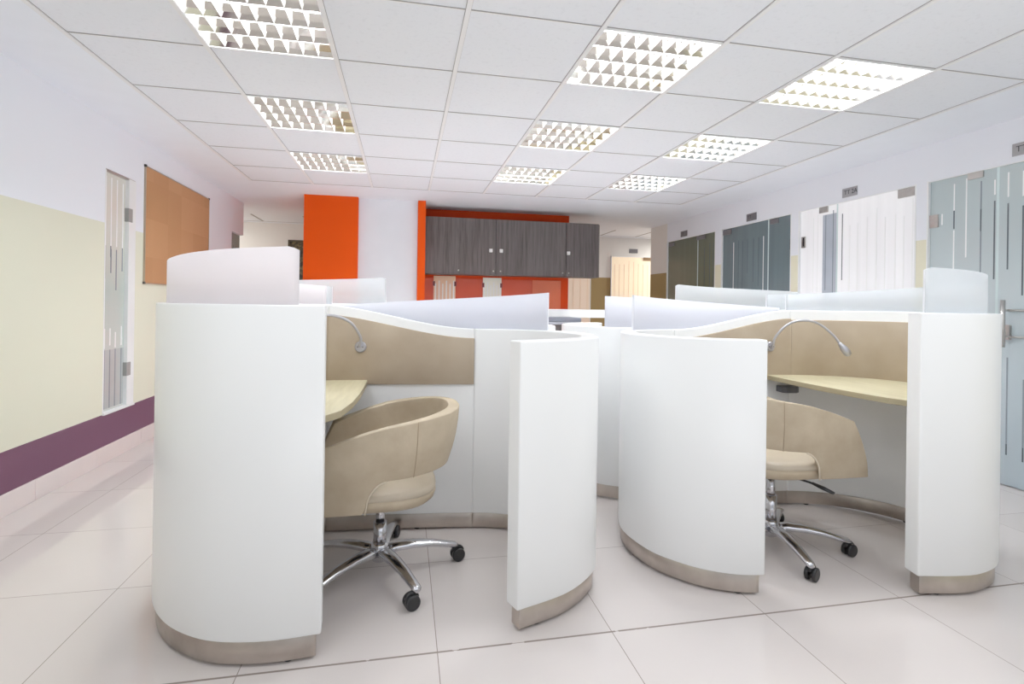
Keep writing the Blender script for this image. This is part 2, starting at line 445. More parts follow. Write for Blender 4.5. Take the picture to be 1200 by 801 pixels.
def room_sign(y0, y1, z0, z1, s, label, dark=False):
    r = thing('room_sign', label, 'sign', (0,0,0))
    p = MB(); p.box(WR-.008, y0, z0, WR-.0005, y1, z1); p.build('plate', M['signdark' if dark else 'sign'], r, bevel=.0015)
    mw = Matrix(((0,0,-1,WR-.0088), (-1,0,0,y1-.022), (0,1,0,(z0+z1)/2), (0,0,0,1)))
    text_mesh(s, (z1-z0)*.66, M['ink'], r, mw)
room_sign(2.50, 2.662, 2.118, 2.198, 'TT', 'grey room sign reading TT above the nearest teal glass door')
room_sign(3.842, 3.997, 2.113, 2.192, 'TT 2A', 'grey room sign reading TT above the bright white glass door')
room_sign(5.165, 5.335, 2.105, 2.188, 'TT', 'dark grey room sign above the slate grey glass door', True)
room_sign(6.62, 6.79, 2.105, 2.185, 'TT', 'dark grey room sign above the olive glass door', True)

# ------------------------------------------------------------------ left wall window, end door, cork board
r = thing('window_1', 'tall frosted interior window with line pattern in the left wall', 'window'); r['kind'] = 'structure'
x = WL-.022
g = MB(); g.box(x-.01, 4.075, .335, x, 4.475, 2.015)
for (y0, z0, z1, mi) in [(4.125,1.27,1.50,1),(4.195,1.42,1.50,1),(4.20,1.31,1.48,1),(4.27,1.19,1.48,1),(4.35,1.33,1.5,1),(4.125,1.5,1.98,3),(4.195,1.5,1.98,3),(4.27,1.5,1.98,3),(4.35,1.5,1.97,3),
                         (4.13,.78,.92,3),(4.20,.80,.92,3),(4.27,.78,.89,3),(4.35,.79,.93,3),(4.13,.36,.77,1),(4.20,.36,.77,1),(4.27,.36,.77,1),(4.35,.36,.77,1)]:
    g.box(x, y0-.006, z0, x+.0015, y0+.006, z1, mi)
g.box(x, 4.09, .36, x+.0008, 4.40, .77, 4)
g.build('window_glass', [M['gl'], M['line_mid'], M['line_mid'], M['line_light'], plain('lower_film', (176, 184, 184), .2)], r, weld=False)
j = MB()
j.box(x-.02, 4.075, 2.008, WL+.002, 4.475, 2.02, 1); j.box(x-.02, 4.385, .335, WL+.003, 4.485, 2.015); j.box(x-.02, 4.07, .335, WL+.002, 4.082, 2.015); j.box(x-.02, 4.07, .33, WL+.012, 4.485, .345)
j.build('window_frame', [M['jamb'], M['brushed']], r, weld=False)
for z0, z1 in ((1.70, 1.80), (.56, .66)):
    h = MB(); h.box(WL-.03, 4.375, z0, WL+.006, 4.435, z1); h.build('hinge', M['hinge'], r, bevel=.003)

r = thing('door_5', 'greenish frosted glass door at the far end of the left wall', 'glass door'); r['kind'] = 'structure'
g = MB(); g.box(WL-.05, 6.755, .005, WL-.04, 7.195, 1.945)
for y0 in (6.85, 6.95, 7.05, 7.13): g.box(WL-.04, y0-.008, .3, WL-.0385, y0+.008, 1.8, 1)
g.build('glass_leaf', [plain('green_grey_glass', (150, 166, 158), .2), M['line_mid']], r, weld=False)
k = MB(); k.box(WL-.06, 6.76, 1.87, WL-.02, 6.88, 1.94); k.build('patch_fitting', M['signdark'], r, bevel=.003)

r = thing('cork_board', 'brown cork notice board hanging on the left wall', 'notice board', (WL, 5.295, 1.252))
c = MB(); c.box(.001, -.675, .008, .011, .675, .917); c.build('cork_panel', M['cork'], r)
f = MB()
f.box(0, -.683, 0, .014, .683, .008); f.box(0, -.683, .917, .014, .683, .925); f.box(0, -.683, 0, .014, -.675, .925); f.box(0, .675, 0, .014, .683, .925)
f.build('frame', M['cork_frame'], r, weld=False)
for yy in (-.68, .68):
    for zz in (.005, .923):
        k = MB(); k.box(0, yy-.010, zz-.010, .017, yy+.010, zz+.010); k.build('corner_cap', M['black'] if zz > .5 else M['darkbox'], r, bevel=.003)

# ------------------------------------------------------------------ back block: orange column, white pier, orange niche
b = MB(); b.box(-1.143, 6.38, 0, -.545, 7.6, H)
struct(b, 'wall_column', M['orange'], 'bright orange column left of the white pier')
b = MB(); b.box(-.545, 6.47, 0, .143, 7.6, H)
struct(b, 'wall_pier', M['plaster'], 'white pier between the orange column and the kitchenette')
b = MB(); b.box(.145, 6.40, 0, .236, 7.1, H)
struct(b, 'trim_1', M['orange'], 'slim orange fin beside the wall cabinets')
b = MB(); b.box(.236, 6.95, 0, 2.21, 7.1, H)
struct(b, 'wall_niche', M['orange_dark'], 'orange wall behind the wall cabinets')

def splash(x0, x1, mat, label):
    p = MB(); p.box(x0, 6.938, 0, x1, 6.949, 1.46)
    tag(p.build('splashback_panel', M[mat], None, bevel=.002), label, 'wall panel')
splash(.24, 1.695, 'splash', 'long red orange glossy splashback panel under the wall cabinets')
splash(1.70, 2.10, 'splash_reflection', 'orange splashback panel at right end under the wall cabinets, paler with a painted reflection')
def striped(x0, x1, z1, warm, label):  # reflections of glass doors in the splashback, modelled as solid panels
    r = thing('door_reflection_panel', label, 'panel', (x0, 6.937, 0))
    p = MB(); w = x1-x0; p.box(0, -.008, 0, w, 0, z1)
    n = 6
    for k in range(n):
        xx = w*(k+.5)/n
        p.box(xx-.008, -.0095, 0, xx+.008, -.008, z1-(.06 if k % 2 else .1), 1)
    p.build('reflection_sheet', [plain('door_reflection_stripes', (238, 200, 164) if warm else (244, 242, 228), .3), M['line_light']], r, weld=False)
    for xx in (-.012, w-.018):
        h = MB(); h.box(xx, -.014, z1-.13, xx+.03, 0, z1-.07); h.build('hinge_reflection', plain('hinge_reflection_red', (110, 28, 22), .4), r)  # dark hinge reflections at the panel edges
striped(.37, .655, 1.487, True, 'peach striped glass door reflection built as a panel on the orange wall near the orange fin')
striped(1.02, 1.27, 1.478, False, 'whitish striped glass door reflection built as a panel under the middle of the cabinets')

# wall cabinets: two double-width units and a chamfered end unit
CF = 6.60
def cabinet(poly, label, x0, x1, knobs, dots, seam=None, end=False):
    r = thing('wall_cabinet', label, 'cabinet', (0,0,0), group='dark wood wall cabinets over the kitchenette')
    c = MB(); c.prism(poly, 1.500, 2.205); c.build('carcass', M['cabinet'], r, bevel=.002)
    xs = [x0, x1] if seam is None else [x0, seam, x1]
    for i in range(len(xs)-1):
        d = MB(); d.box(xs[i]+.003, CF-.019, 1.497, xs[i+1]-.003, CF-.001, 2.203)
        dd = d.build('door', M['cabinet'], r, bevel=.002)
        for kx in [q for q in knobs if xs[i] < q < xs[i+1]]:
            k = MB(); k.box(kx-.02, CF-.045, 1.782, kx+.02, CF-.019, 1.826); k.build('knob', M['white_edge'], dd, bevel=.004)
        for kx in [q for q in dots if xs[i] < q < xs[i+1]]:
            k = MB(); k.lathe([(.010,0),(.010,-.006),(.006,-.009)], (kx, CF-.019, 1.545), 'y', 12); k.build('lock', M['brushed'], dd)
    if end:
        d = MB(); d.prism([(2.36, CF-.012), (2.364, CF-.018), (2.556, 6.80), (2.55, 6.812)], 1.499, 2.203); d.build('side_panel', M['cabinet'], r)
cabinet([(.238,CF),(1.128,CF),(1.128,6.945),(.238,6.945)], 'dark grey wood wall cabinet beside the orange fin', .238, 1.128, [1.062], [.656, 1.098])
cabinet([(1.13,CF),(2.056,CF),(2.056,6.945),(1.13,6.945)], 'dark grey wood wall cabinet in the middle of the run', 1.13, 2.056, [1.195], [1.19, 2.014])
cabinet([(2.058,CF),(2.505,CF),(2.545,6.66),(2.545,6.945),(2.058,6.945)], 'dark grey wood wall cabinet at the right end of the run, past the orange wall', 2.058, 2.505, [2.086], [2.095])

# far corridor doors, their sign, the picture
def back_door(n, x0, x1, z1, mat, nlines, label):
    r = thing('door_%d' % n, label, 'glass door'); r['kind'] = 'structure'
    g = MB(); g.box(x0, YB-.03, .005, x1, YB-.02, z1)
    for k in range(nlines):
        xx = x0+(x1-x0)*(k+.6)/nlines
        g.box(xx-.006, YB-.0312, .9, xx+.006, YB-.03, z1-.05-.1*random.random(), 1)
    g.build('glass_leaf', [M[mat], plain('peach_line', (246, 220, 184), .3)], r, weld=False)
    f = MB()
    f.box(x0-.012, YB-.034, 0, x0, YB-.002, z1+.012); f.box(x1, YB-.034, 0, x1+.012, YB-.002, z1+.012); f.box(x0-.012, YB-.034, z1, x1+.012, YB-.002, z1+.012)
    f.build('frame', M['jamb'], r, weld=False)
    return r
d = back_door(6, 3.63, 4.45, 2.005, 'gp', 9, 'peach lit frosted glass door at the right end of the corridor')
k = MB(); k.box(4.235, YB-.05, 1.955, 4.42, YB-.015, 2.01); k.build('patch_fitting', plain('bronze_plate', (128, 98, 64), .4, .4), d, bevel=.003)
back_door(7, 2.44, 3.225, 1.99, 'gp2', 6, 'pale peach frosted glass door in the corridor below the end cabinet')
r = thing('room_sign', 'small grey sign on the corridor wall above the peach glass door', 'sign', (3.97, YB, 2.085))
k = MB(); k.box(0, -.012, 0, .165, -.001, .075); k.build('plate', M['signdark'], r, bevel=.002)

def m_paint():
    t = NT('olive_abstract'); v = t.coords()
    f = t.ramp(t.noise(v, 9, 5), .42, .55); g = t.ramp(t.noise(v, 22, 4), .48, .54)
    c = t.mix(f, lin((44, 40, 26)), lin((112, 98, 62))); t.base(t.mix(t.math('MULTIPLY', g, .7), c, lin((30, 30, 22)))); t.set(Roughness=.5); return t.m
r = thing('wall_picture', 'dark olive framed picture on the corridor wall behind the orange column', 'picture', (-1.82, YB, 1.36))
k = MB(); k.box(.02, -.016, .02, .68, -.002, .72); k.build('canvas', m_paint(), r)
k = MB(); k.box(0,-.03,0,.7,-.001,.022); k.box(0,-.03,.718,.7,-.001,.74); k.box(0,-.03,0,.022,-.001,.74); k.box(.678,-.03,0,.7,-.001,.74)
k.build('frame', plain('olive_frame', (74, 64, 42), .4), r, weld=False)

# ------------------------------------------------------------------ bar counter and copier behind the stations
r = thing('bar_counter', 'white high bar counter standing in front of the orange kitchenette', 'counter', (0, 5.8, 0))
k = MB(); k.box(1.0, -.2, .99, 2.75, .2, 1.079); k.build('counter_top', M['white_edge'], r, bevel=.004)
for xx in (1.06, 2.69):
    k = MB(); k.box(xx-.03, -.17, 0, xx+.03, .17, .99); k.build('leg', M['white_edge'], r, bevel=.004)
r = thing('printer', 'grey office printer on dark stand below the white bar counter', 'printer', (1.62, 5.35, 0))
k = MB(); k.box(-.27, -.2, .955, .165, .2, 1.0); k.build('lid', M['greyplastic'], r, bevel=.006)
k = MB(); k.box(-.26, -.21, .93, .17, .2, .953); k.build('paper_tray', plain('pale_grey_plastic', (150, 150, 160), .45), r, bevel=.005)
k = MB(); k.box(-.19, -.19, .66, .13, .19, .93); k.build('body', M['darkbox'], r, bevel=.006)
k = MB()
for q in (.03, .06, .09): k.box(q, -.194, .895, q+.012, -.19, .907)
k.build('indicator', plain('amber_plastic', (190, 140, 90), .4), r, weld=False)
k = MB(); k.box(-.24, -.2, 0, .16, .2, .66); k.build('stand', M['darkbox'], r, bevel=.006)

# ------------------------------------------------------------------ curved workstations
def catmull(pts, per=14):
    P = [Vector((*p, 0)) for p in pts]; P = [P[0]*2-P[1]] + P + [P[-1]*2-P[-2]]
    out = []
    for i in range(1, len(P)-2):
        for k in range(per):
            t = k/per; a, b_, c, d = P[i-1], P[i], P[i+1], P[i+2]
            out.append(.5*((2*b_)+(c-a)*t+(2*a-5*b_+4*c-d)*t*t+(3*b_-a-3*c+d)*t**3))
    out.append(P[-2]); return out
def resample(pts, n):
    L = [0]
    for a, c in zip(pts, pts[1:]): L.append(L[-1]+(c-a).length)
    out = []; j = 0
    for k in range(n):
        s = L[-1]*k/(n-1)
        while j < len(L)-2 and L[j+1] < s: j += 1
        t = (s-L[j])/max(1e-9, L[j+1]-L[j]); out.append(pts[j].lerp(pts[j+1], max(0, min(1, t))))
    return out, L[-1]

NP = 240
ZT, ZL = 1.118, 1.004
class Plan:
    def __init__(s, ctrl, x_a, x_b, w0, w1, mirror=None):
        """ctrl: outer face from the tall end round the back to the low end; x_a/x_b: joints on the back run; w0/w1: where the top starts and stops dipping"""
        pts, s.L = resample(catmull(ctrl), NP)
        mid = sum(pts, Vector())/NP
        xs = [p.x for p in pts]
        back = [i for i in range(NP) if .30*NP < i < .72*NP]
        pick = lambda x: min(back, key=lambda i: abs(xs[i]-x))
        s.ia, s.ib = pick(x_a), pick(x_b)
        s.top = []
        for i, p in enumerate(pts):
            if i < s.ia-40: t = 0
            elif i > s.ib+25: t = 1
            else: t = (p.x-w0)/(w1-w0)
            t = max(0, min(1, t)) if i <= s.ib+25 else 1
            s.top.append(ZT+(ZL-ZT)*t*t*(3-2*t))
        if mirror:
            a = Vector((*mirror[0], 0)); d = (Vector((*mirror[1], 0))-a).normalized()
            pts = [a+d*((p-a).dot(d))*2-(p-a) for p in pts]
            mid = a+d*((mid-a).dot(d))*2-(mid-a)
        s.p = pts; s.n = []
        for i in range(NP):
            t = (pts[min(i+1, NP-1)]-pts[max(i-1, 0)]).normalized()
            s.n.append(Vector((-t.y, t.x, 0)))
        if sum((mid-p).dot(n) for p, n in zip(pts, s.n)) < 0: s.n = [-n for n in s.n]
    def at(s, i, off): return s.p[i]+s.n[i]*off
    def idx(s, dist): return max(0, min(NP-1, round(dist/s.L*(NP-1))))

def strip(mb, pl, i0, i1, o0, o1, zb, zt, mi=0, step=1, rim=None):
    """a curved slab between offsets o0 (outer) and o1 (inner); zb/zt are numbers or functions of the index"""
    idx = list(range(i0, i1, step)) + [i1]
    f = lambda z, i: z(i) if callable(z) else z
    vs = []
    for i in idx:
        a, c = pl.at(i, o0), pl.at(i, o1)
        vs += [(a.x,a.y,f(zb,i)), (a.x,a.y,f(zt,i)), (c.x,c.y,f(zt,i)), (c.x,c.y,f(zb,i))]
    n = len(idx); sm = []
    mb.add(vs, [(4*k,4*k+1,4*k+5,4*k+4) for k in range(n-1)], mi, True)
    rim = mi if rim is None else rim
    mb.add(vs, [(4*k+1,4*k+2,4*k+6,4*k+5) for k in range(n-1)], rim, True)
    mb.add(vs, [(4*k+2,4*k+3,4*k+7,4*k+6) for k in range(n-1)], mi, True)
    mb.add(vs, [(4*k+3,4*k,4*k+4,4*k+7) for k in range(n-1)], mi, True)
    mb.add(vs, [(0,3,2,1), (4*n-4,4*n-3,4*n-2,4*n-1)], rim)

TH = .072
def station(pl, label, desk_front, desk_i0, screen_end, tall_screen, back_screen, mat_frost='frost', cable=2, goff=0):
    r = thing('curved_workstation', label, 'workstation', (0,0,0), group='white curved workstations in two back to back rows')
    top = lambda i: pl.top[i]
    ia, ib = pl.ia, pl.ib
    def solid(name, i0, i1):
        m = MB(); strip(m, pl, i0, i1, 0, TH, .083, top); return m.build(name, M['lacquer'], r, bevel=.006, segs=3)
    solid('tall_curved_panel', 0, ia); solid('back_panel', ia+0, ib); solid('low_curved_panel', ib, NP-1)
    gap = 1
    for (i0, i1) in ((1, ia), (ia, ib), (ib, NP-2)):
        m = MB(); strip(m, pl, i0, i1, .012, TH-.010, .010, .082); m.build('plinth', M['steel'], r, bevel=.002, segs=1)
    for q in range(8):
        c = pl.at(round(6+(NP-13)*q/7), TH*.5)
        m = MB(); m.lathe([(.014, 0), (.016, .003), (.016, .014)], (c.x, c.y, 0), seg=14); m.build('levelling_foot', M['black'], r)
    # padded lining above the worktop
    p0 = pl.idx(.20)
    m = MB(); strip(m, pl, p0, ia-0, TH-.003, TH+.014, .742, lambda i: pl.top[i]-.054); m.build('wall_pad', M['pad'], r, bevel=.003, segs=2)
    m = MB(); strip(m, pl, ia, ib, TH-.003, TH+.014, .728, lambda i: pl.top[i]-.046); m.build('wall_pad', M['pad'], r, bevel=.003, segs=2)
    # worktop
    poly = [pl.at(i, TH+.001) for i in range(desk_i0, ia+1, 2)]
    q = [(p.x, p.y) for p in poly if True]
    # carry on along the back run to the desk front edge
    q += [tuple(p) for p in desk_front]
    m = MB(); m.prism(q, .724, .750, 0, 1); m.build('worktop', [M['desk'], M['desk_edge']], r, bevel=.003)
    kc = pl.at(pl.ia+cable, TH+.03); kn = pl.n[pl.ia+cable]; kt = Vector((-kn.y, kn.x, 0))
    m = MB(); m.prism([tuple((kc+kt*u+kn*w_).xy) for u, w_ in ((-.05,-.03),(.05,-.03),(.05,.03),(.03,.045),(-.03,.045),(-.05,.03))], .655, .690)
    m.build('cable_outlet', M['greydark'], r, bevel=.004)
    # frosted screens standing on the panel tops
    g0, g1, h0, h1 = tall_screen
    i0, i1 = pl.idx(g0), screen_end
    def th(i):
        t = (i-i0)/max(1, i1-i0); z = h0+(h1-h0)*t
        return z-.012*max(0, 1-(i-i0)/1.5)
    m = MB(); strip(m, pl, i0, i1, .031+goff, .041+goff, lambda i: pl.top[i]-.004, th, rim=1); m.build('curved_screen', [M[mat_frost], M['frost_edge']], r)
    s0, s1, z0, z1 = back_screen
    def bh(i):
        t = (i-s0)/max(1, s1-s0); return max(pl.top[i]+.002, z0+(z1-z0)*t)
    m = MB(); strip(m, pl, s0, s1, .031, .041, lambda i: pl.top[i]-.004, bh, rim=1); m.build('back_screen', [M['frost'], M['frost_edge']], r)
    return r

LC = [(-.243,1.738),(-.395,1.728),(-.54,1.75),(-.645,1.80),(-.745,1.885),(-.83,2.005),(-.88,2.14),(-.895,2.30),(-.865,2.46),(-.78,2.6),(-.65,2.69),(-.5,2.74),(-.35,2.755),(-.04,2.73),(.36,2.683),(.53,2.635),(.66,2.56),(.755,2.45),(.805,2.31),(.812,2.17),(.775,2.02),(.715,1.925),(.585,1.822),(.39,1.748)]
RC = [(1.99,1.70),(2.145,1.672),(2.259,1.67),(2.39,1.708),(2.51,1.79),(2.61,1.905),(2.675,2.05),(2.69,2.2),(2.66,2.345),(2.59,2.465),(2.465,2.585),(2.28,2.675),(2.10,2.71),(1.85,2.715),(1.6,2.71),(1.4,2.695),(1.25,2.65),(1.13,2.57),(1.05,2.44),(1.008,2.28),(1.037,2.095),(1.10,1.982),(1.185,1.893),(1.29,1.835),(1.395,1.812)]
def reflect(pts, line):
    a = Vector(line[0]); d = (Vector(line[1])-a).normalized(); out = []
    for p in pts:
        v = Vector(p)-a; w = a+d*(v.dot(d))*2-v; out.append((w.x, w.y))
    return out
ML = ((-.35, 2.775), (.36, 2.703)); MR = ((1.0, 2.745), (2.6, 2.745))
DL = [(-.172, 2.665), (-.172, 2.62), (-.172, 2.45), (-.176, 2.26), (-.188, 2.08), (-.212, 1.92), (-.262, 1.83)]
DR = [(2.012, 2.638), (2.012, 2.58), (2.006, 2.45), (2.006, 2.26), (2.02, 2.06), (2.045, 1.89), (2.085, 1.80)]
def make(ctrl, xa, xb, w0, w1, desk, mirror, label, sx_end, bs, fr='frost', g0=.085, goff=0):
    pl = Plan(ctrl, xa, xb, w0, w1, mirror)
    base = Plan(ctrl, xa, xb, w0, w1)
    near = lambda x: min(range(int(.3*NP), int(.8*NP)), key=lambda i: abs(base.p[i].x-x) + (0 if base.p[i].y > 2.2 else 9))
    return station(pl, label, reflect(desk, mirror) if mirror else desk, pl.idx(.16), near(sx_end), (g0, 0, 1.303, 1.207),
                   (near(bs[0]), near(bs[1]), bs[2], bs[3]), fr, goff=goff), pl
LB = (-.34, .72, 1.113, 1.188); RB = (2.13, 1.145, 1.13, 1.186)
_, PLf = make(LC, -.36, .36, -.44, .36, DL, None, 'white curved workstation at front left with padded lining and frosted screens', -.375, LB, 'frost_pink')
_, PRf = make(RC, 2.18, 1.44, 2.22, 1.44, DR, None, 'white curved workstation at front right, its tall end panel on the right', 2.16, RB, 'frost_thin', .055, .015)
make(LC, -.36, .36, -.44, .36, DL, ML, 'white curved workstation behind the front left one, only its screens and top seen', -.375, LB, 'frost_thin')
make(RC, 2.18, 1.44, 2.22, 1.44, DR, MR, 'white curved workstation behind the front right one, only screens and low end seen', 2.16, RB, 'frost_thin')

# ------------------------------------------------------------------ gooseneck reading lamps on the padded lining
def reading_lamp(base, nrm, pts, label):
    r = thing('reading_lamp', label, 'lamp', base, group='gooseneck reading lamps')
    n = Vector((*nrm, 0)).normalized()
    m = MB(); a = Vector((0,0,0))
    m.tube([a, a+n*.012, a+n*.016], [.027, .027, .022], 24)
    m.tube([a+n*.014, a+n*.022], [.009, .008], 12); m.build('wall_rosette', M['lampgrey'], r)
    m = MB()
    t = n.cross(Vector((0,0,1)))
    for q in (-.012, .012): m.tube([a+t*q+n*.0155, a+t*q+n*.0175], .003, 8)
    m.build('screw', M['black'], r)
    P = [Vector(p)-Vector(base) for p in pts]
    P = [n*.014, n*.03+Vector((0,0,.012))] + P
    sp = []
    Q = [P[0]*2-P[1]]+P+[P[-1]*2-P[-2]]
    for i in range(1, len(Q)-2):
        for k in range(8):
            u = k/8; A, B, C_, D = Q[i-1], Q[i], Q[i+1], Q[i+2]
            sp.append(.5*((2*B)+(C_-A)*u+(2*A-5*B+4*C_-D)*u*u+(3*B-A-3*C_+D)*u**3))
    sp.append(P[-1])
    m = MB(); m.tube(sp, .0065, 10); m.build('gooseneck', M['lampgrey'], r)
    d = (P[-1]-P[-2]).normalized(); e = P[-1]
    m = MB(); m.tube([e-d*.006, e+d*.008, e+d*.03, e+d*.055, e+d*.072, e+d*.078], [.008, .012, .018, .020, .015, .006], 18)
    m.build('lamp_head', M['lampgrey'], r)
reading_lamp((2.022, 2.617, .912), (0, -1), [(2.03, 2.575, .97), (2.075, 2.545, 1.035), (2.15, 2.52, 1.063), (2.235, 2.495, 1.045), (2.30, 2.465, .985), (2.325, 2.445, .94)],
             'silver gooseneck reading lamp arching over the right worktop')
reading_lamp((-.205, 2.650, .913), (-.1, -1), [(-.205, 2.61, .965), (-.25, 2.575, 1.035), (-.33, 2.55, 1.066), (-.42, 2.53, 1.055), (-.49, 2.50, 1.0), (-.515, 2.48, .95)],
             'silver gooseneck reading lamp partly hidden behind the left tall panel')

# ------------------------------------------------------------------ tub chairs (local +x is the front)
def sup(v): return v
def make_chair(label, loc, rz, dz, base_rot, swivel):
    r = thing('tub_chair', label, 'chair', loc, rz, 'tan tub chairs on five star bases')
    # --- wrap-round shell
    xs_end, xj, RB, W = .30, -.02, .265, .262
    ring = []
    nS, nA = 26, 40
    for k in range(nS): ring.append(('s', -1, 1-k/nS))
    for k in range(nA+1): ring.append(('a', 0, k/nA))
    for k in range(1, nS+1): ring.append(('s', 1, k/nS))
    NZ = 9
    def zt(x): # rim height
        u = (x+.31)/.61; return .705-.055*u-.06*u*u
    def smooth(t): t = max(0, min(1, t)); return t*t*(3-2*t)
    def zb(x):
        if x < -.03: return .475-.012*smooth((x+.25)/.25)
        t = (x+.03)/.085
        return .340+(.463-.340)*math.sqrt(max(0, 1-t*t)) if t < 1 else .340
    outer = []; pos = []
    for kind, sgn, u in ring:
        col = []
        for j in range(NZ):
            s_ = j/(NZ-1)
            if kind == 's':
                xf = xs_end-.085*s_**1.3
                xm = xj+u*(xs_end-xj); x = xj+u*(xf-xj); y0 = sgn*W*(1-.05*u*u); nx, ny = 0, sgn
            else:
                th = PI/2+PI*u; c_, s2 = math.cos(th), math.sin(th)
                e = 2/2.35
                x = xj+RB*math.copysign(abs(c_)**e, c_); y0 = -W*math.copysign(abs(s2)**e, s2)
                y0 = -y0 if False else y0
                xm = x; nn = math.hypot(c_, s2); nx, ny = c_, -s2
            a, c = zb(xm), zt(xm)
            z = a+(c-a)*s_
            fl = (z-.52)*.20*(1 if kind == 'a' else 1-.5*u) 
            bul = .010*math.sin(PI*s_)
            col.append((x+nx*(fl+bul), y0+ny*(fl*.55+bul), z+dz))
        pos.append(col)
    m = MB(); n = len(pos); vs = [p for col in pos for p in col]
    m.add(vs, [(i*NZ+j, (i+1)*NZ+j, (i+1)*NZ+j+1, i*NZ+j+1) for i in range(n-1) for j in range(NZ-1)], 0, True)
    sh = m.build('backrest_shell', M['leather'], r)
    # normals outward
    bm = bmesh.new(); bm.from_mesh(sh.data)
    f0 = min(bm.faces, key=lambda f: f.calc_center_median().x)
    if f0.normal.x > 0: bmesh.ops.reverse_faces(bm, faces=bm.faces)
    bm.to_mesh(sh.data); bm.free()
    so = sh.modifiers.new('solid', 'SOLIDIFY'); so.thickness = .048; so.offset = -1; so.use_even_offset = False
    bv = sh.modifiers.new('bevel', 'BEVEL'); bv.width = .012; bv.segments = 3; bv.limit_method = 'ANGLE'; bv.angle_limit = math.radians(45)
    # light piping along the front edge of the slot and rim seam
    for sgn in (-1, 1):
        pts = []
        for q in range(14):
            x = -.055+.110*q/13; pts.append((x, sgn*(W+.002+(zb(x)-.52)*.11), zb(x)+dz-.001))
        m = MB(); m.tube(pts[4:], .0035, 6); m.build('piping', M['stitch'], sh)
        pts = []
        for q in range(10):
            s_ = q/9; x = -.125; a, c = zb(x), zt(x); z = a+(c-a)*s_
            e = 2/2.35; cc = (abs((x-xj)/RB))**(1/e); y0 = W*(max(0, 1-cc*cc))**(e/2)
            fl = (z-.52)*.20; cth = -cc; sth = math.sqrt(max(0, 1-cc*cc))
            pts.append((x+cth*(fl+.010*math.sin(PI*s_)), sgn*(y0+sth*(fl*.55+.010*math.sin(PI*s_))+.0005), z+dz))
        m = MB(); m.tube(pts, .0016, 6); m.build('seam', plain('seam_tan', (150, 130, 104), .6), sh)
    # --- seat: rounded pan and cushion
    def blob(prof, name, mat):
        m = MB(); N = 48; vs = []
        for (sc, z) in prof:
            for k in range(N):
                t = 2*PI*k/N; c_, s2 = math.cos(t), math.sin(t); e = 2/2.8
                xx = math.copysign(abs(c_)**e, c_)*(.272 if c_ > 0 else .225)*sc
                yy = math.copysign(abs(s2)**e, s2)*.232*sc
                vs.append((xx, yy, z+dz))
        n = len(prof)
        m.add(vs, [(i*N+k, i*N+(k+1)%N, (i+1)*N+(k+1)%N, (i+1)*N+k) for i in range(n-1) for k in range(N)], 0, True)
        m.add(vs[:N], [list(range(N-1,-1,-1))], 0, True); m.add(vs[-N:], [list(range(N))], 0, True)
        return m.build(name, M[mat], r)
    blob([(.55,.318),(.78,.322),(.90,.331),(.975,.346),(1.0,.362),(.995,.376)], 'seat_pan', 'leather')
    blob([(.985,.374),(1.0,.384),(.995,.394),(.965,.402),(.88,.407),(.6,.410),(.25,.412)], 'seat_cushion', 'seat')
    # --- mechanism, lever, column
    m = MB(); m.box(-.09, -.07, .298+dz, .10, .07, .324+dz); m.build('mechanism', M['black'], r, bevel=.006)
    m = MB(); m.tube([(.03, -.06, .305+dz), (.08, -.17, .300+dz)], .005, 8); m.tube([(.08, -.17, .301+dz), (.095, -.215, .294+dz), (.11, -.26, .286+dz)], [.010, .015, .011], 10, squash=.5)
    m.build('lever', M['black'], r)
    m = MB(); m.tube([(0,0,.10), (0,0,.215+dz*.6)], .027, 20); m.tube([(0,0,.2), (0,0,.305+dz)], .018, 18)
    m.lathe([(.036,.098),(.040,.112),(.032,.132)], seg=20); m.build('gas_lift', M['chrome'], r)
    # --- five star base
    bs = thing('x', None, None); bs.name = 'star_base'; bs.parent = r; bs.rotation_euler = (0,0,base_rot-rz)
    bpy.data.objects.remove(bs)
    rot = base_rot-rz
    hub = MB(); hub.lathe([(.020,.050),(.030,.056),(.040,.075),(.043,.108),(.036,.118)], seg=24)
    hubo = hub.build('base_hub', M['chrome'], r)
    for k in range(5):
        a = rot+2*PI*k/5; ca, sa = math.cos(a), math.sin(a)
        pr = [(.02,.092,.034),(.07,.102,.031),(.14,.102,.028),(.22,.093,.024),(.28,.080,.021),(.322,.071,.019),(.334,.067,.011)]
        m = MB(); m.tube([(p*ca, p*sa, z) for p, z, w in pr], [w for *_, w in pr], 12, squash=.62)
        lg = m.build('base_leg', M['chrome'], r)
        cx, cy = .318*ca, .318*sa; w = swivel[k]-rz
        tx, ty = math.cos(w), math.sin(w)
        m = MB(); ax = Vector((-ty, tx, 0))
        ctr = Vector((cx+tx*.018, cy+ty*.018, .0285))
        for sg in (-1, 1):
            m.tube([ctr+ax*sg*.006, ctr+ax*sg*.009, ctr+ax*sg*.020, ctr+ax*sg*.023], [.023, .0285, .0285, .023], 20)
        m.tube([ctr-ax*.006, ctr+ax*.006], .012, 12)
        hood = [ctr+Vector((math.cos(t)*tx*.024, math.cos(t)*ty*.024, math.sin(t)*.031)) for t in [PI*q/8 for q in range(1, 8)]]
        m.tube(hood, .009, 8)
        m.tube([(cx, cy, .045), (cx, cy, .066)], .007, 10)
        m.build('caster', M['black'], r)
    return r
make_chair('tan tub chair on chrome star base inside the front left workstation', (-.087, 2.263, 0), PI+math.radians(2), 0, math.radians(9), (.25, 1.3, 2.6, 4.0, PI+.35))
make_chair('tan tub chair on chrome star base inside the front right workstation', (1.715, 2.195, 0), math.radians(-2), .052, math.radians(-28), (.15, 1.6, 2.2, 3.6, .45))

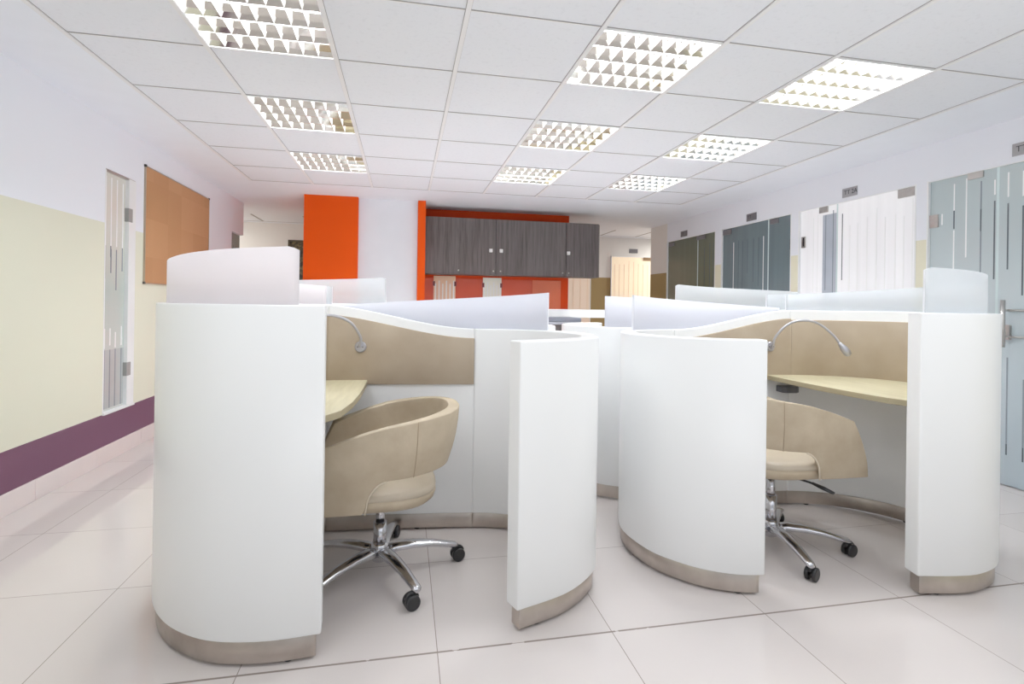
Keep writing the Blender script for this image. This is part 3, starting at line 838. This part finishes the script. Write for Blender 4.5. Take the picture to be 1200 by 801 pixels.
# ------------------------------------------------------------------ louvred ceiling lights
def make_light(label, loc):
    r = thing('ceiling_light', label, 'ceiling light', loc, 0, 'square louvred fluorescent ceiling lights')
    hw = .287
    m = MB()
    m.box(-hw, -hw, .085, hw, hw, .088); m.box(-hw-.002, -hw, 0, -hw, hw, .088); m.box(hw, -hw, 0, hw+.002, hw, .088)
    m.box(-hw, -hw-.002, 0, hw, -hw, .088); m.box(-hw, hw, 0, hw, hw+.002, .088)
    m.build('housing', REFL, r, weld=False)
    f = MB(); e = .298
    f.box(-e, -e, -.003, e, -hw, .004); f.box(-e, hw, -.003, e, e, .004); f.box(-e, -hw, -.003, -hw, hw, .004); f.box(hw, -hw, -.003, e, hw, .004)
    f.build('frame', M['tbar'], r, weld=False)
    # mirror dividers along x, wide above and thin below
    d = MB()
    pitch = 2*hw/4
    for k in range(5):
        y = -hw+pitch*k
        top, bot = .072, .003
        a0, a1, b0, b1 = y-top/2, y+top/2, y-bot/2, y+bot/2
        if k == 0: a0 = b0 = y
        if k == 4: a1 = b1 = y
        for (h0, h1, f0, f1) in ((.002, .024, 0, .34), (.024, .05, .34, 1)):
            q = lambda u, v, f_: u+(v-u)*f_
            vs = []
            for xx in (-hw, hw):
                vs += [(xx, q(b0,a0,f0), h0), (xx, q(b1,a1,f0), h0), (xx, q(b1,a1,f1), h1), (xx, q(b0,a0,f1), h1)]
            d.add(vs, [(0,1,2,3),(7,6,5,4),(0,4,5,1),(1,5,6,2),(2,6,7,3),(3,7,4,0)])
    d.build('mirror_divider', MIRROR, r, weld=False)
    c = MB(); nb = 8
    for k in range(1, nb):
        x = -hw+2*hw*k/nb
        for q in range(4):
            y0 = -hw+pitch*q; y1 = y0+pitch
            vs = []
            for z, ins, hwid in ((.003, .003, .0014), (.034, .022, .003)):
                vs += [(x-hwid, y0+ins, z), (x+hwid, y0+ins, z), (x+hwid, y1-ins, z), (x-hwid, y1-ins, z)]
            c.add(vs, [(3,2,1,0),(4,5,6,7),(0,1,5,4),(1,2,6,5),(2,3,7,6),(3,0,4,7)])
    c.build('louver_blade', BLADE, r, weld=False)
    for q in range(4):
        y = -hw+pitch*(q+.5)
        t = MB(); t.tube([(-.275, y, .066), (.275, y, .066)], .013, 10); t.build('fluorescent_tube', M['tube'], r)
    return r
REFL = plain('white_reflector', (240, 240, 238), .3, var=.005)
MIRROR = plain('mirror_reflector', (236, 232, 224), .06, 1, var=.01)
BLADE = plain('satin_blade', (244, 244, 244), .35, .1, var=.005)
names = {(1,-1): 'nearest ceiling light on the left, cut by the top of the picture', (4,-1): 'nearest ceiling light in the middle column',
         (6,-1): 'nearest ceiling light in the right column', (1,1): 'second ceiling light of the left column', (4,1): 'second ceiling light of the middle column',
         (6,1): 'second ceiling light of the right column', (1,3): 'farthest ceiling light of the left column', (4,3): 'farthest ceiling light of the middle column',
         (6,3): 'farthest ceiling light of the right column'}
first = None
for (i, j) in lampcells:
    loc = (GX0+.6*i+.3, ROW0+.6*j+.3, H)
    lab = 'square louvred ' + names[(i, j)]
    if first is None: first = make_light(lab, loc)
    else: dup(first, loc, 0, lab)

# ------------------------------------------------------------------ ceiling lamps outside the frame, added fill lights, daylight, camera
def area(name, loc, size, power, rot=(0,0,0), color=(1,1,1)):
    l = bpy.data.lights.new(name, 'AREA'); l.shape = 'SQUARE'; l.size = size; l.energy = power; l.color = color
    o = bpy.data.objects.new(name, l); COL.objects.link(o); o.location = loc; o.rotation_euler = rot
    return o
for x in (-.655, 1.145, 2.345):
    area('ceiling_lamp', (x, 1.3, H-.02), .56, 5, color=(.97, .99, 1))
    area('ceiling_lamp', (x, -.5, H-.02), .56, 1.5, color=(.97, .99, 1))
UP = (PI, 0, 0)
area('added_ceiling_fill', (.9, -1.4, .12), 2.6, 66, UP, (.93, .97, 1))  # added upward area lights, fill to brighten the ceiling
area('added_ceiling_fill', (-.1, 4.75, .06), 1.3, 12, UP, (.96, .98, 1))
area('added_ceiling_fill', (1.9, 4.75, .06), 1.3, 12, UP, (.96, .98, 1))
area('added_corridor_fill', (-3.6, 8.1, H-.05), .5, 40, color=(1, .98, .95))  # added fill lights out of view to brighten the corridor
area('added_corridor_fill', (5.2, 8.3, H-.05), .5, 48, color=(1, .97, .92))

w = bpy.data.worlds.new('daylight'); S.world = w; w.use_nodes = True
bg = w.node_tree.nodes['Background']; bg.inputs[0].default_value = (.93, .96, 1, 1); bg.inputs[1].default_value = .36

cam = bpy.data.cameras.new('camera'); co = bpy.data.objects.new('camera', cam); COL.objects.link(co)
cam.sensor_width = 36; cam.sensor_fit = 'HORIZONTAL'; cam.lens = 616.05/1200*36
cam.shift_y = -(400.5-356.255)/1200
cam.clip_start = .05
roll = .0140
co.matrix_world = Matrix.Translation((0, 0, 1.1297)) @ Matrix.Rotation(-math.radians(11.563), 4, 'Z') @ Matrix.Rotation(PI/2, 4, 'X') @ Matrix.Rotation(roll, 4, 'Z')
S.camera = co
S.view_settings.view_transform = 'Standard'
S.view_settings.look = 'None'
S.view_settings.exposure = 0.33
S.view_settings.gamma = 1.2
S.cycles.use_denoising = True
S.cycles.max_bounces = 10; S.cycles.diffuse_bounces = 6; S.cycles.glossy_bounces = 5; S.cycles.transparent_max_bounces = 12
S.cycles.sample_clamp_indirect = 6
